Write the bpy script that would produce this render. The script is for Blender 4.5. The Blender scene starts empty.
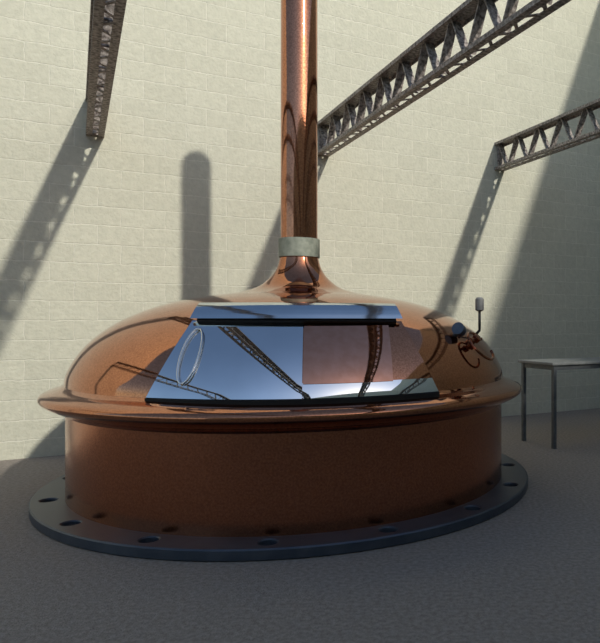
import bpy, bmesh, math, random
from mathutils import Vector, Matrix
random.seed(4)
S = bpy.context.scene
COL = S.collection

# ------------------------------------------------------------------ helpers
def link(o):
    COL.objects.link(o); return o
def mesh_obj(name, verts, faces, mat=None, smooth=False, parent=None):
    me = bpy.data.meshes.new(name); me.from_pydata([tuple(v) for v in verts], [], faces); me.update()
    bm = bmesh.new(); bm.from_mesh(me); bmesh.ops.recalc_face_normals(bm, faces=bm.faces); bm.to_mesh(me); bm.free()
    if smooth:
        for p in me.polygons: p.use_smooth = True
    o = bpy.data.objects.new(name, me); link(o)
    if mat: me.materials.append(mat)
    if parent: o.parent = parent
    return o
def empty(name, loc, label, cat, rotz=0, group=None):
    o = bpy.data.objects.new(name, None); o.empty_display_size = .2
    o.location = loc; o.rotation_euler = (0, 0, rotz); link(o)
    o["label"] = label; o["category"] = cat
    if group: o["group"] = group
    return o
class MB:
    def __init__(s): s.v=[]; s.f=[]
    def add(s, v, f):
        n=len(s.v); s.v += [Vector(a) for a in v]; s.f += [tuple(i+n for i in q) for q in f]
    def box(s, c, d):
        x,y,z=[a/2 for a in d]; c=Vector(c)
        v=[c+Vector((sx*x,sy*y,sz*z)) for sx in(-1,1) for sy in(-1,1) for sz in(-1,1)]
        s.add(v,[(0,1,3,2),(4,6,7,5),(0,4,5,1),(2,3,7,6),(0,2,6,4),(1,5,7,3)])
    def bar(s, a, b, w, h, up=(0,0,1)):
        a=Vector(a); b=Vector(b); d=(b-a).normalized(); up=Vector(up)
        if abs(d.dot(up))>.98: up=Vector((1,0,0))
        r=d.cross(up).normalized()*(w/2); u=r.normalized().cross(d).normalized()*(h/2)
        v=[a-r-u,a+r-u,a+r+u,a-r+u,b-r-u,b+r-u,b+r+u,b-r+u]
        s.add(v,[(0,3,2,1),(4,5,6,7),(0,1,5,4),(1,2,6,5),(2,3,7,6),(3,0,4,7)])
    def tube(s, pts, r, n=12, closed=False, cap=True):
        pts=[Vector(p) for p in pts]; N=len(pts); rr = r if isinstance(r,(list,tuple)) else [r]*N
        base=len(s.v); up=None
        for i,p in enumerate(pts):
            if closed: d=(pts[(i+1)%N]-pts[i-1]).normalized()
            else: d=(pts[min(i+1,N-1)]-pts[max(i-1,0)]).normalized()
            if up is None:
                up=Vector((0,0,1)) if abs(d.z)<.9 else Vector((1,0,0))
            e1=(up-d*up.dot(d)).normalized(); e2=d.cross(e1); up=e1
            for k in range(n):
                a=2*math.pi*k/n; s.v.append(p+(e1*math.cos(a)+e2*math.sin(a))*rr[i])
        M=N if closed else N-1
        for i in range(M):
            j=(i+1)%N
            for k in range(n):
                l=(k+1)%n
                s.f.append((base+i*n+k,base+i*n+l,base+j*n+l,base+j*n+k))
        if cap and not closed:
            s.f.append(tuple(base+k for k in range(n))[::-1]); s.f.append(tuple(base+(N-1)*n+k for k in range(n)))
    def obj(s, name, mat, smooth=False, parent=None):
        return mesh_obj(name, s.v, s.f, mat, smooth, parent)
def lathe(name, prof, mat, n=160, closed=False, parent=None, smooth=True):
    v=[];f=[];M=len(prof)
    for r,z in prof:
        for k in range(n):
            a=2*math.pi*k/n; v.append((r*math.cos(a),r*math.sin(a),z))
    for i in range(M if closed else M-1):
        j=(i+1)%M
        for k in range(n):
            l=(k+1)%n; f.append((i*n+k,i*n+l,j*n+l,j*n+k))
    return mesh_obj(name,v,f,mat,smooth,parent)
def catmull(P, sub=8):
    out=[]
    for i in range(len(P)-1):
        p0=P[max(i-1,0)];p1=P[i];p2=P[i+1];p3=P[min(i+2,len(P)-1)]
        for k in range(sub):
            t=k/sub
            out.append(tuple(.5*((2*p1[c])+(-p0[c]+p2[c])*t+(2*p0[c]-5*p1[c]+4*p2[c]-p3[c])*t*t+(-p0[c]+3*p1[c]-3*p2[c]+p3[c])*t**3) for c in range(2)))
    out.append(P[-1]); return out
def sharp(o, ang=35):
    o.data.set_sharp_from_angle(angle=math.radians(ang))
def cut_with(o, cut):
    bpy.context.view_layer.update()
    bo=o.modifiers.new("b","BOOLEAN"); bo.object=cut; bo.operation="DIFFERENCE"; bo.solver="EXACT"
    dg=bpy.context.evaluated_depsgraph_get(); me=bpy.data.meshes.new_from_object(o.evaluated_get(dg))
    o.modifiers.clear(); o.data=me; bpy.data.objects.remove(cut)

# ------------------------------------------------------------------ materials
def newmat(name):
    m=bpy.data.materials.new(name); m.use_nodes=True
    nt=m.node_tree; b=nt.nodes["Principled BSDF"]; return m,nt,b
def noise_mat(name, c1, c2, scale=8, metallic=0, rough=(.4,.6), bump=0.0, bscale=60, detail=6, dist=.01):
    m,nt,b=newmat(name); N=nt.nodes; L=nt.links
    tc=N.new("ShaderNodeTexCoord")
    n=N.new("ShaderNodeTexNoise"); n.inputs["Scale"].default_value=scale; n.inputs["Detail"].default_value=detail
    L.new(tc.outputs["Object"],n.inputs["Vector"])
    r=N.new("ShaderNodeValToRGB"); r.color_ramp.elements[0].position=.35; r.color_ramp.elements[1].position=.65
    r.color_ramp.elements[0].color=(*c1,1); r.color_ramp.elements[1].color=(*c2,1)
    L.new(n.outputs["Fac"],r.inputs["Fac"]); L.new(r.outputs["Color"],b.inputs["Base Color"])
    b.inputs["Metallic"].default_value=metallic
    mr=N.new("ShaderNodeMapRange"); mr.inputs["To Min"].default_value=rough[0]; mr.inputs["To Max"].default_value=rough[1]
    L.new(n.outputs["Fac"],mr.inputs["Value"]); L.new(mr.outputs["Result"],b.inputs["Roughness"])
    if bump:
        n2=N.new("ShaderNodeTexNoise"); n2.inputs["Scale"].default_value=bscale; n2.inputs["Detail"].default_value=4
        L.new(tc.outputs["Object"],n2.inputs["Vector"])
        bp=N.new("ShaderNodeBump"); bp.inputs["Strength"].default_value=bump; bp.inputs["Distance"].default_value=dist
        L.new(n2.outputs["Fac"],bp.inputs["Height"]); L.new(bp.outputs["Normal"],b.inputs["Normal"])
    return m
M_dome  = noise_mat("copper_polished",(.38,.155,.082),(.55,.24,.135),110,1,(.03,.07),.008,90)
M_pane  = noise_mat("copper_pane",(.56,.26,.165),(.62,.30,.20),22,1,(.02,.04),.004,160)
M_pipe  = noise_mat("copper_pipe",(.36,.15,.085),(.54,.24,.14),80,1,(.04,.09),.02,70)
M_barrel= noise_mat("copper_dull",(.36,.14,.078),(.49,.20,.11),90,1,(.16,.25),.03,130)
M_darkcu= noise_mat("copper_tarnished",(.24,.085,.048),(.38,.15,.088),40,1,(.12,.2))
M_steel = noise_mat("steel_mirror",(.66,.69,.72),(.72,.75,.78),4,1,(.015,.03))
M_hood  = noise_mat("steel_satin",(.54,.59,.63),(.60,.65,.69),4,1,(.10,.14))
M_chrome= noise_mat("chrome",(.8,.8,.8),(.85,.85,.85),4,1,(.08,.1))
M_collar= noise_mat("galvanised",(.20,.225,.18),(.30,.325,.265),25,.2,(.55,.7))
M_slate = noise_mat("gunmetal",(.055,.07,.095),(.08,.097,.123),9,.5,(.38,.5),.04,80)
M_shade= noise_mat("painted_shade",(.005,.004,.004),(.009,.008,.007),9,0,(.6,.8))  # near-black colour standing in for shade in hatch gaps and flange holes
M_black = noise_mat("black_metal",(.03,.03,.03),(.06,.055,.05),9,.6,(.3,.5))
M_gauge = noise_mat("gauge_blue_grey",(.08,.10,.13),(.13,.155,.19),9,.5,(.3,.4))
M_rust  = noise_mat("rusty_weathered_steel",(.10,.082,.072),(.48,.43,.39),42,.1,(.5,.8),.6,50)
M_table = noise_mat("table_paint",(.20,.21,.20),(.27,.28,.27),14,.1,(.5,.7))
M_tleg  = noise_mat("table_leg_steel",(.10,.11,.12),(.15,.16,.17),14,.5,(.4,.6))
M_grip  = noise_mat("grip_grey",(.16,.16,.16),(.26,.26,.25),14,.2,(.5,.7))

def wall_mat():
    m,nt,b=newmat("limewashed_block"); N=nt.nodes; L=nt.links
    tc=N.new("ShaderNodeTexCoord"); sp=N.new("ShaderNodeSeparateXYZ"); cb=N.new("ShaderNodeCombineXYZ")
    L.new(tc.outputs["Object"],sp.inputs[0])
    ad=N.new("ShaderNodeMath"); ad.operation="ADD"
    L.new(sp.outputs["X"],ad.inputs[0]); L.new(sp.outputs["Y"],ad.inputs[1])
    L.new(ad.outputs[0],cb.inputs["X"]); L.new(sp.outputs["Z"],cb.inputs["Y"])
    nz=N.new("ShaderNodeTexNoise"); nz.inputs["Scale"].default_value=9; nz.inputs["Detail"].default_value=7
    L.new(tc.outputs["Object"],nz.inputs["Vector"])
    sc=N.new("ShaderNodeVectorMath"); sc.operation="SCALE"; sc.inputs["Scale"].default_value=.03
    L.new(nz.outputs["Color"],sc.inputs[0])
    va=N.new("ShaderNodeVectorMath"); L.new(cb.outputs[0],va.inputs[0]); L.new(sc.outputs[0],va.inputs[1])
    br=N.new("ShaderNodeTexBrick"); br.inputs["Scale"].default_value=1
    br.inputs["Brick Width"].default_value=.38; br.inputs["Row Height"].default_value=.175
    br.inputs["Mortar Size"].default_value=.007; br.inputs["Mortar Smooth"].default_value=.8
    br.inputs["Color1"].default_value=(.53,.525,.42,1); br.inputs["Color2"].default_value=(.565,.56,.45,1)
    br.inputs["Mortar"].default_value=(.64,.63,.52,1)
    L.new(va.outputs[0],br.inputs["Vector"])
    n2=N.new("ShaderNodeTexNoise"); n2.inputs["Scale"].default_value=16; n2.inputs["Detail"].default_value=10
    L.new(tc.outputs["Object"],n2.inputs["Vector"])
    mx=N.new("ShaderNodeMix"); mx.data_type="RGBA"; mx.blend_type="MULTIPLY"; mx.inputs[0].default_value=.42
    rp=N.new("ShaderNodeValToRGB"); rp.color_ramp.elements[0].position=.32; rp.color_ramp.elements[0].color=(.76,.77,.76,1); rp.color_ramp.elements[1].position=.62
    L.new(n2.outputs["Fac"],rp.inputs[0])
    L.new(br.outputs["Color"],mx.inputs[6]); L.new(rp.outputs["Color"],mx.inputs[7])
    L.new(mx.outputs[2],b.inputs["Base Color"])
    b.inputs["Roughness"].default_value=.9
    n3=N.new("ShaderNodeTexNoise"); n3.inputs["Scale"].default_value=34; n3.inputs["Detail"].default_value=6
    L.new(tc.outputs["Object"],n3.inputs["Vector"])
    m1=N.new("ShaderNodeMath"); m1.operation="MULTIPLY_ADD"; m1.inputs[1].default_value=-.36
    L.new(br.outputs["Fac"],m1.inputs[0]); L.new(n3.outputs["Fac"],m1.inputs[2])
    bp=N.new("ShaderNodeBump"); bp.inputs["Strength"].default_value=.65; bp.inputs["Distance"].default_value=.013
    L.new(m1.outputs[0],bp.inputs["Height"]); L.new(bp.outputs["Normal"],b.inputs["Normal"])
    return m
M_wall=wall_mat()
M_floor=noise_mat("rough_concrete",(.225,.19,.16),(.33,.29,.25),45,0,(.8,.95),.7,110,12,.009)

# ------------------------------------------------------------------ setting
YAW=math.radians(30)
W=Vector((math.cos(YAW),math.sin(YAW),0)); Nn=Vector((math.sin(YAW),-math.cos(YAW),0))
P0=Vector((-3.91,5.67,0))
def wp(s,d,h): return P0+W*s+Nn*d+Vector((0,0,h))
def wallobj(name, s0,s1,d0,d1,h):
    o=mesh_obj(name,[(x,y,z) for x in (s0,s1) for y in (-d1,-d0) for z in (0,h)],
       [(0,1,3,2),(4,6,7,5),(0,4,5,1),(2,3,7,6),(0,2,6,4),(1,5,7,3)],M_wall)
    o.location=P0; o.rotation_euler=(0,0,YAW); o["kind"]="structure"; return o
wallobj("wall_back",-7,7.5,-.3,0,6.7)
wallobj("wall_right",7.2,7.5,0,15,6.5)
wallobj("shade_wall_front",-10,7.2,11,11.3,5.8)  # unseen wall added behind the camera to shade floor and barrel
fl=mesh_obj("floor",[(-14,-13,0),(15,-13,0),(15,18,0),(-14,18,0)],[(0,1,2,3)],M_floor); fl["kind"]="structure"

# ------------------------------------------------------------------ kettle
K=empty("brew_kettle",(-1.17,5.0,0),"polished copper brewing kettle with domed top and bolted base ring","kettle")
fo=lathe("base_flange",[(1.45,0.0),(1.72,0.0),(1.73,.008),(1.73,.055),(1.722,.063),(1.45,.063)],M_slate,200,True,K,False)
mb=MB()
for i in range(16):
    a=math.radians(7.6+22.5*i); c=Vector((1.625*math.sin(a),-1.625*math.cos(a),0))
    mb.tube([c+Vector((0,0,-.1)),c+Vector((0,0,.056)),c+Vector((0,0,.2))],[.050,.050,.194],28)
cut=mb.obj("cutter",M_shade)
cut.location=K.location
cut_with(fo,cut)
fo["label"]="slate grey steel base ring with holes for bolts"
for i in range(16):
    a=math.radians(7.6+22.5*i); c=Vector((1.625*math.sin(a),-1.625*math.cos(a),0))
    mb=MB(); mb.tube([c+Vector((0,0,.001)),c+Vector((0,0,.012)),c+Vector((0,0,.0121)),c+Vector((0,0,.024))],[.0495,.0495,.028,.028],24)
    b=mb.obj("hole_shade",M_shade,False,fo); b["label"]="black disc and anchor head, shade painted in the hole"  # black disc and head put in as the darkness inside each hole
bar=lathe("barrel",[(1.535,.063),(1.535,.61),(1.535,.628),(1.50,.635),(1.50,.063)],M_barrel,200,True,K); sharp(bar,50)
rim=lathe("rim",catmull([(1.534,.605),(1.56,.628),(1.615,.650),(1.665,.676),(1.687,.702),(1.675,.729),(1.628,.752),(1.578,.770),(1.545,.79)],6),M_dome,200,False,K)
DP=[(1.547,.785),(1.530,.865),(1.468,.98),(1.375,1.088),(1.24,1.19),(1.065,1.277),(.86,1.343),(.64,1.385),(.46,1.413),(.32,1.452),(.225,1.52),(.167,1.60),(.141,1.69)]
dome=lathe("dome",[(.001,.785)]+catmull(DP,8)+[(.001,1.69)],M_dome,200,True,K)
col=lathe("collar",[(.137,1.685),(.151,1.685),(.153,1.687),(.153,1.823),(.151,1.825),(.137,1.825)],M_collar,64,True,K); sharp(col,30)
R=.137; TOP=3.95
prof=[(R,1.70),(R,TOP-R)]+[(R*math.cos(a*math.pi/24),TOP-R+R*math.sin(a*math.pi/24)) for a in range(1,12)]+[(.001,TOP)]
pipe=lathe("chimney_pipe",prof,M_pipe,64,False,K)

# ---- hatch
O=Vector((.2,-.98,0)).normalized(); T=Vector((.98,.2,0)).normalized()
def HP(t,k,off=0):
    r=1.575+(1.255-1.575)*k+.045*4*k*(1-k)-.215*(t/.78)**2
    h=.787+.413*k
    nr=Vector((O.x*.8,O.y*.8,.6))
    return T*(t+.035)+O*r+Vector((0,0,h))+nr*off
def grid_plate(name,poly,off,thick,mat,parent,nu=30,nv=16,fn=HP):
    v=[];f=[]
    for s in (0,1):
        for j in range(nv+1):
            for i in range(nu+1):
                t,k=poly(i/nu,j/nv); v.append(fn(t,k,off-thick*s))
    n=(nu+1)*(nv+1)
    def id(s,i,j): return s*n+j*(nu+1)+i
    for j in range(nv):
        for i in range(nu):
            f.append((id(0,i,j),id(0,i+1,j),id(0,i+1,j+1),id(0,i,j+1)))
            f.append((id(1,i,j),id(1,i,j+1),id(1,i+1,j+1),id(1,i+1,j)))
    for i in range(nu):
        f.append((id(0,i,0),id(1,i,0),id(1,i+1,0),id(0,i+1,0)))
        f.append((id(0,i,nv),id(0,i+1,nv),id(1,i+1,nv),id(1,i,nv)))
    for j in range(nv):
        f.append((id(0,0,j),id(0,0,j+1),id(1,0,j+1),id(1,0,j)))
        f.append((id(0,nu,j),id(1,nu,j),id(1,nu,j+1),id(0,nu,j+1)))
    o=mesh_obj(name,v,f,mat,True,parent); sharp(o,40); return o
hw=lambda k:.80+(.605-.80)*k
cut=grid_plate("cutter",lambda u,v:((u*2-1)*(hw(v)+.002),-.06+v*1.06),.3,.31,M_dome,K,12,8)
cut_with(dome,cut); sharp(dome,35)
housing=grid_plate("hatch",lambda u,v:((u*2-1)*hw(v),v),0.004,.30,M_dome,K); housing["label"]="copper manway housing set into the dome"
steel=grid_plate("door",lambda u,v:(-hw(v)+.004+u*(hw(v)+.020),v),.010,.009,M_steel,housing); steel["label"]="mirror-polished steel hatch door"
sill=grid_plate("sill",lambda u,v:(.025+u*(hw(v*.19)-.029),v*.19),.010,.009,M_steel,housing,24,4); sill["label"]="mirror-polished steel sill strip"
pane=grid_plate("panel",lambda u,v:(.029+u*.49,.175+v*.825),.013,.012,M_pane,housing)
g1=grid_plate("gap_shade",lambda u,v:((u*2-1)*.57,.975-.018*u+v*(.035+.02*u)),.03,.028,M_shade,housing,20,2)  # dark strip painting the shadow gap under the hood
def GB(t,k,off=0):
    p=HP(t,0,0); return p+O*(.020+off)+Vector((0,0,-.04+.042*k))
g2=grid_plate("gap_shade",lambda u,v:((u*2-1)*hw(0),v),0,.10,M_shade,housing,24,2,GB)  # black strip in place of the shaded gap below the sill
HPR=[(1.300,1.218),(1.285,1.242),(1.262,1.268),(1.235,1.292),(1.20,1.311),(.93,1.312)]
def HH(t,k,off=0):
    x=k*(len(HPR)-1); i=min(int(x),len(HPR)-2); fr=x-i
    r=HPR[i][0]+(HPR[i+1][0]-HPR[i][0])*fr; h=HPR[i][1]+(HPR[i+1][1]-HPR[i][1])*fr
    r-=.13*(t/.6)**2
    return T*(t+.035)+O*(r+off*(1-k))+Vector((0,0,h+off*k))
hood=grid_plate("hood",lambda u,v:((u*2-1)*(.61-.05*v),v),0.0,.018,M_hood,housing,20,15,HH); hood["label"]="pale steel hood over the hatch"
mb=MB(); c=[]
for i in range(40):
    a=2*math.pi*i/40
    c.append(HP(-.575+.05*math.cos(a)+.025*math.sin(a), .52+.35*math.sin(a), .022))
mb.tube(c,.006,10,True)
for kk,dx in ((.175,-.025),(.865,.025)):
    mb.tube([HP(-.575+dx,kk,.0),HP(-.575+dx,kk,.022)],.008,10)
h=mb.obj("handle",M_chrome,True,steel); h["label"]="oval chrome ring handle"

# ---- fittings on the dome's flank
def domept(bdeg,h):
    b=math.radians(bdeg)
    P=catmull(DP,8)
    for i in range(len(P)-1):
        if P[i][1]<=h<=P[i+1][1]:
            f=(h-P[i][1])/(P[i+1][1]-P[i][1]); r=P[i][0]+(P[i+1][0]-P[i][0])*f
            dr=P[i+1][0]-P[i][0]; dh=P[i+1][1]-P[i][1]; l=math.hypot(dr,dh); nr=dh/l; nz=-dr/l; break
    d=Vector((math.sin(b),-math.cos(b),0)); return d*r+Vector((0,0,h)), (d*nr+Vector((0,0,nz)))
p,n=domept(65,1.045)
e1=n.cross(Vector((0,0,1))).normalized(); e2=e1.cross(n).normalized()
mb=MB(); mb.tube([p-n*.03,p+n*.012],.038,20); mb.tube([p,p+n*.05],.016,12); mb.tube([p+n*.04,p+n*.045,p+n*.075,p+n*.08],[.018,.028,.028,.018],20)
mb.tube([p+n*.055-e1*.09,p+n*.055+e1*.09],.012,12)
valve=mb.obj("valve",M_darkcu,True,K); sharp(valve)
cc=p+n*.05-e2*.055-e1*.01
mb=MB()
mb.tube([cc+e1*(.12*math.cos(a))+e2*(.115*math.sin(a)) for a in [math.radians(140-i*9) for i in range(34)]],.009,10)
hwl=mb.obj("handle",M_darkcu,True,valve); sharp(hwl)
p,n=domept(77,1.10)
mb=MB(); q=p+n*.05
mb.tube([p-n*.02,q,q+Vector((.0,0,.03)),q+Vector((0,0,.18))],.010,12)
th=mb.obj("lever",M_black,True,K)
mb=MB(); mb.tube([q+Vector((0,0,.135)),q+Vector((0,0,.145)),q+Vector((0,0,.220)),q+Vector((0,0,.235))],[.016,.031,.031,.02],18)
o=mb.obj("grip",M_grip,True,th); sharp(o)
p,n=domept(61,1.11)
mb=MB(); q=p+n*.05; mb.tube([p-n*.02,q],.016,14)
d=Vector((-.35,-.88,.35)).normalized(); mb.tube([q-d*.035,q-d*.03,q+d*.025,q+d*.027,q+d*.025],[.03,.042,.042,.037,.034],24)
lamp=mb.obj("pressure_gauge",M_gauge,True,K); sharp(lamp)
mb=MB(); mb.tube([q+d*.022,q+d*.025],.034,24); o=mb.obj("dial",M_hood,True,lamp); sharp(o)

# ------------------------------------------------------------------ trusses
def truss(s,hb,length,label,H=.34,WD=.15):
    c=.052; hh=.024
    E=empty("roof_truss",wp(s,0,hb),label,"truss",YAW,"steel roof trusses")
    for sx in (-1,1):
        mb=MB(); x=sx*(WD/2-c/2)
        mb.box((x,-length/2,.004),(c,length,.008))
        mb.box((sx*(WD/2-.005),-length/2,.008+hh/2),(.010,length,hh))
        mb.obj("chord",M_rust,False,E)
    mb=MB()   # top chord: one wide channel
    mb.box((0,-length/2,H-.004),(WD,length,.008))
    for sx in (-1,1): mb.box((sx*(WD/2-.005),-length/2,H-.008-hh/2),(.010,length,hh))
    mb.obj("top_chord",M_rust,False,E)
    n=int(length/.40); st=length/n
    mb=MB()
    for i in range(n):
        y0=-i*st; ym=y0-st/2; y1=y0-st
        mb.bar((0,y0-.02,H-.02),(0,ym+.02,.02),.012,.072,(1,0,0)); mb.bar((0,ym-.02,.02),(0,y1+.02,H-.02),.012,.072,(1,0,0))
    mb.box((0,-.02,H/2),(.08,.022,H-.02))
    mb.obj("lattice",M_rust,False,E)
    mb=MB(); z=.012; st2=.14; m=int(length/st2); st2=length/m
    for i in range(m):
        a=-i*st2; sg=1 if i%2 else -1
        mb.bar((sg*(WD/2-.02),a-.01,z),(-sg*(WD/2-.02),a-st2+.01,z),.024,.006)
    mb.obj("lacing",M_rust,False,E)
    return E
truss(-2.3,2.90,11,"rusty steel lattice truss above open floor")
truss(.72,2.90,11,"rusty steel lattice truss above the copper kettle")
truss(2.88,2.99,11,"rusty steel lattice truss running beside the chimney pipe")
truss(5.19,3.10,11,"rusty steel lattice truss over the side table")

# ------------------------------------------------------------------ table
near=Vector((.953,6.2,0)); 
TB=empty("work_table",near-Nn*.24+W*.55,"plain grey metal work table with thin legs near the block wall","table",YAW)
mb=MB(); mb.box((0,0,.80),(1.2,.56,.028)); t=mb.obj("table_top",M_table,False,TB)
bv=t.modifiers.new("bv","BEVEL"); bv.width=.006; bv.segments=2
mb=MB(); mb.box((0,-.24,.762),(1.08,.02,.045)); mb.box((0,.24,.762),(1.08,.02,.045)); mb.box((-.55,0,.762),(.02,.46,.045)); mb.box((.55,0,.762),(.02,.46,.045))
mb.obj("apron",M_tleg,False,TB)
for x in (-.55,.55):
    for y in (-.24,.24):
        mb=MB(); mb.box((x,y,.393),(.035,.035,.786)); mb.obj("leg",M_tleg,False,TB)

# ------------------------------------------------------------------ light
ld=Vector((-1.36,1.47,-1.09)).normalized()
sun=bpy.data.lights.new("sun","SUN"); sun.energy=2.9; sun.angle=math.radians(1.6); sun.color=(1,.95,.86)
so=bpy.data.objects.new("sun",sun); link(so); so.rotation_euler=ld.to_track_quat('-Z','Y').to_euler(); so.location=(4,-6,8)
w=bpy.data.worlds.new("world"); S.world=w; w.use_nodes=True; nt=w.node_tree; bg=nt.nodes["Background"]
sk=nt.nodes.new("ShaderNodeTexSky"); sk.sky_type="NISHITA"; sk.sun_disc=False
sk.sun_elevation=math.radians(24); sk.sun_rotation=math.atan2(-ld.x,-ld.y)
nt.links.new(sk.outputs[0],bg.inputs[0]); bg.inputs[1].default_value=.17

cam=bpy.data.cameras.new("camera"); co=bpy.data.objects.new("camera",cam); link(co)
co.location=(0,0,1.2); co.rotation_euler=(math.radians(90),0,0)
cam.sensor_width=36; cam.lens=657/643*36; cam.shift_x=-153/643
S.camera=co
S.view_settings.view_transform="Standard"
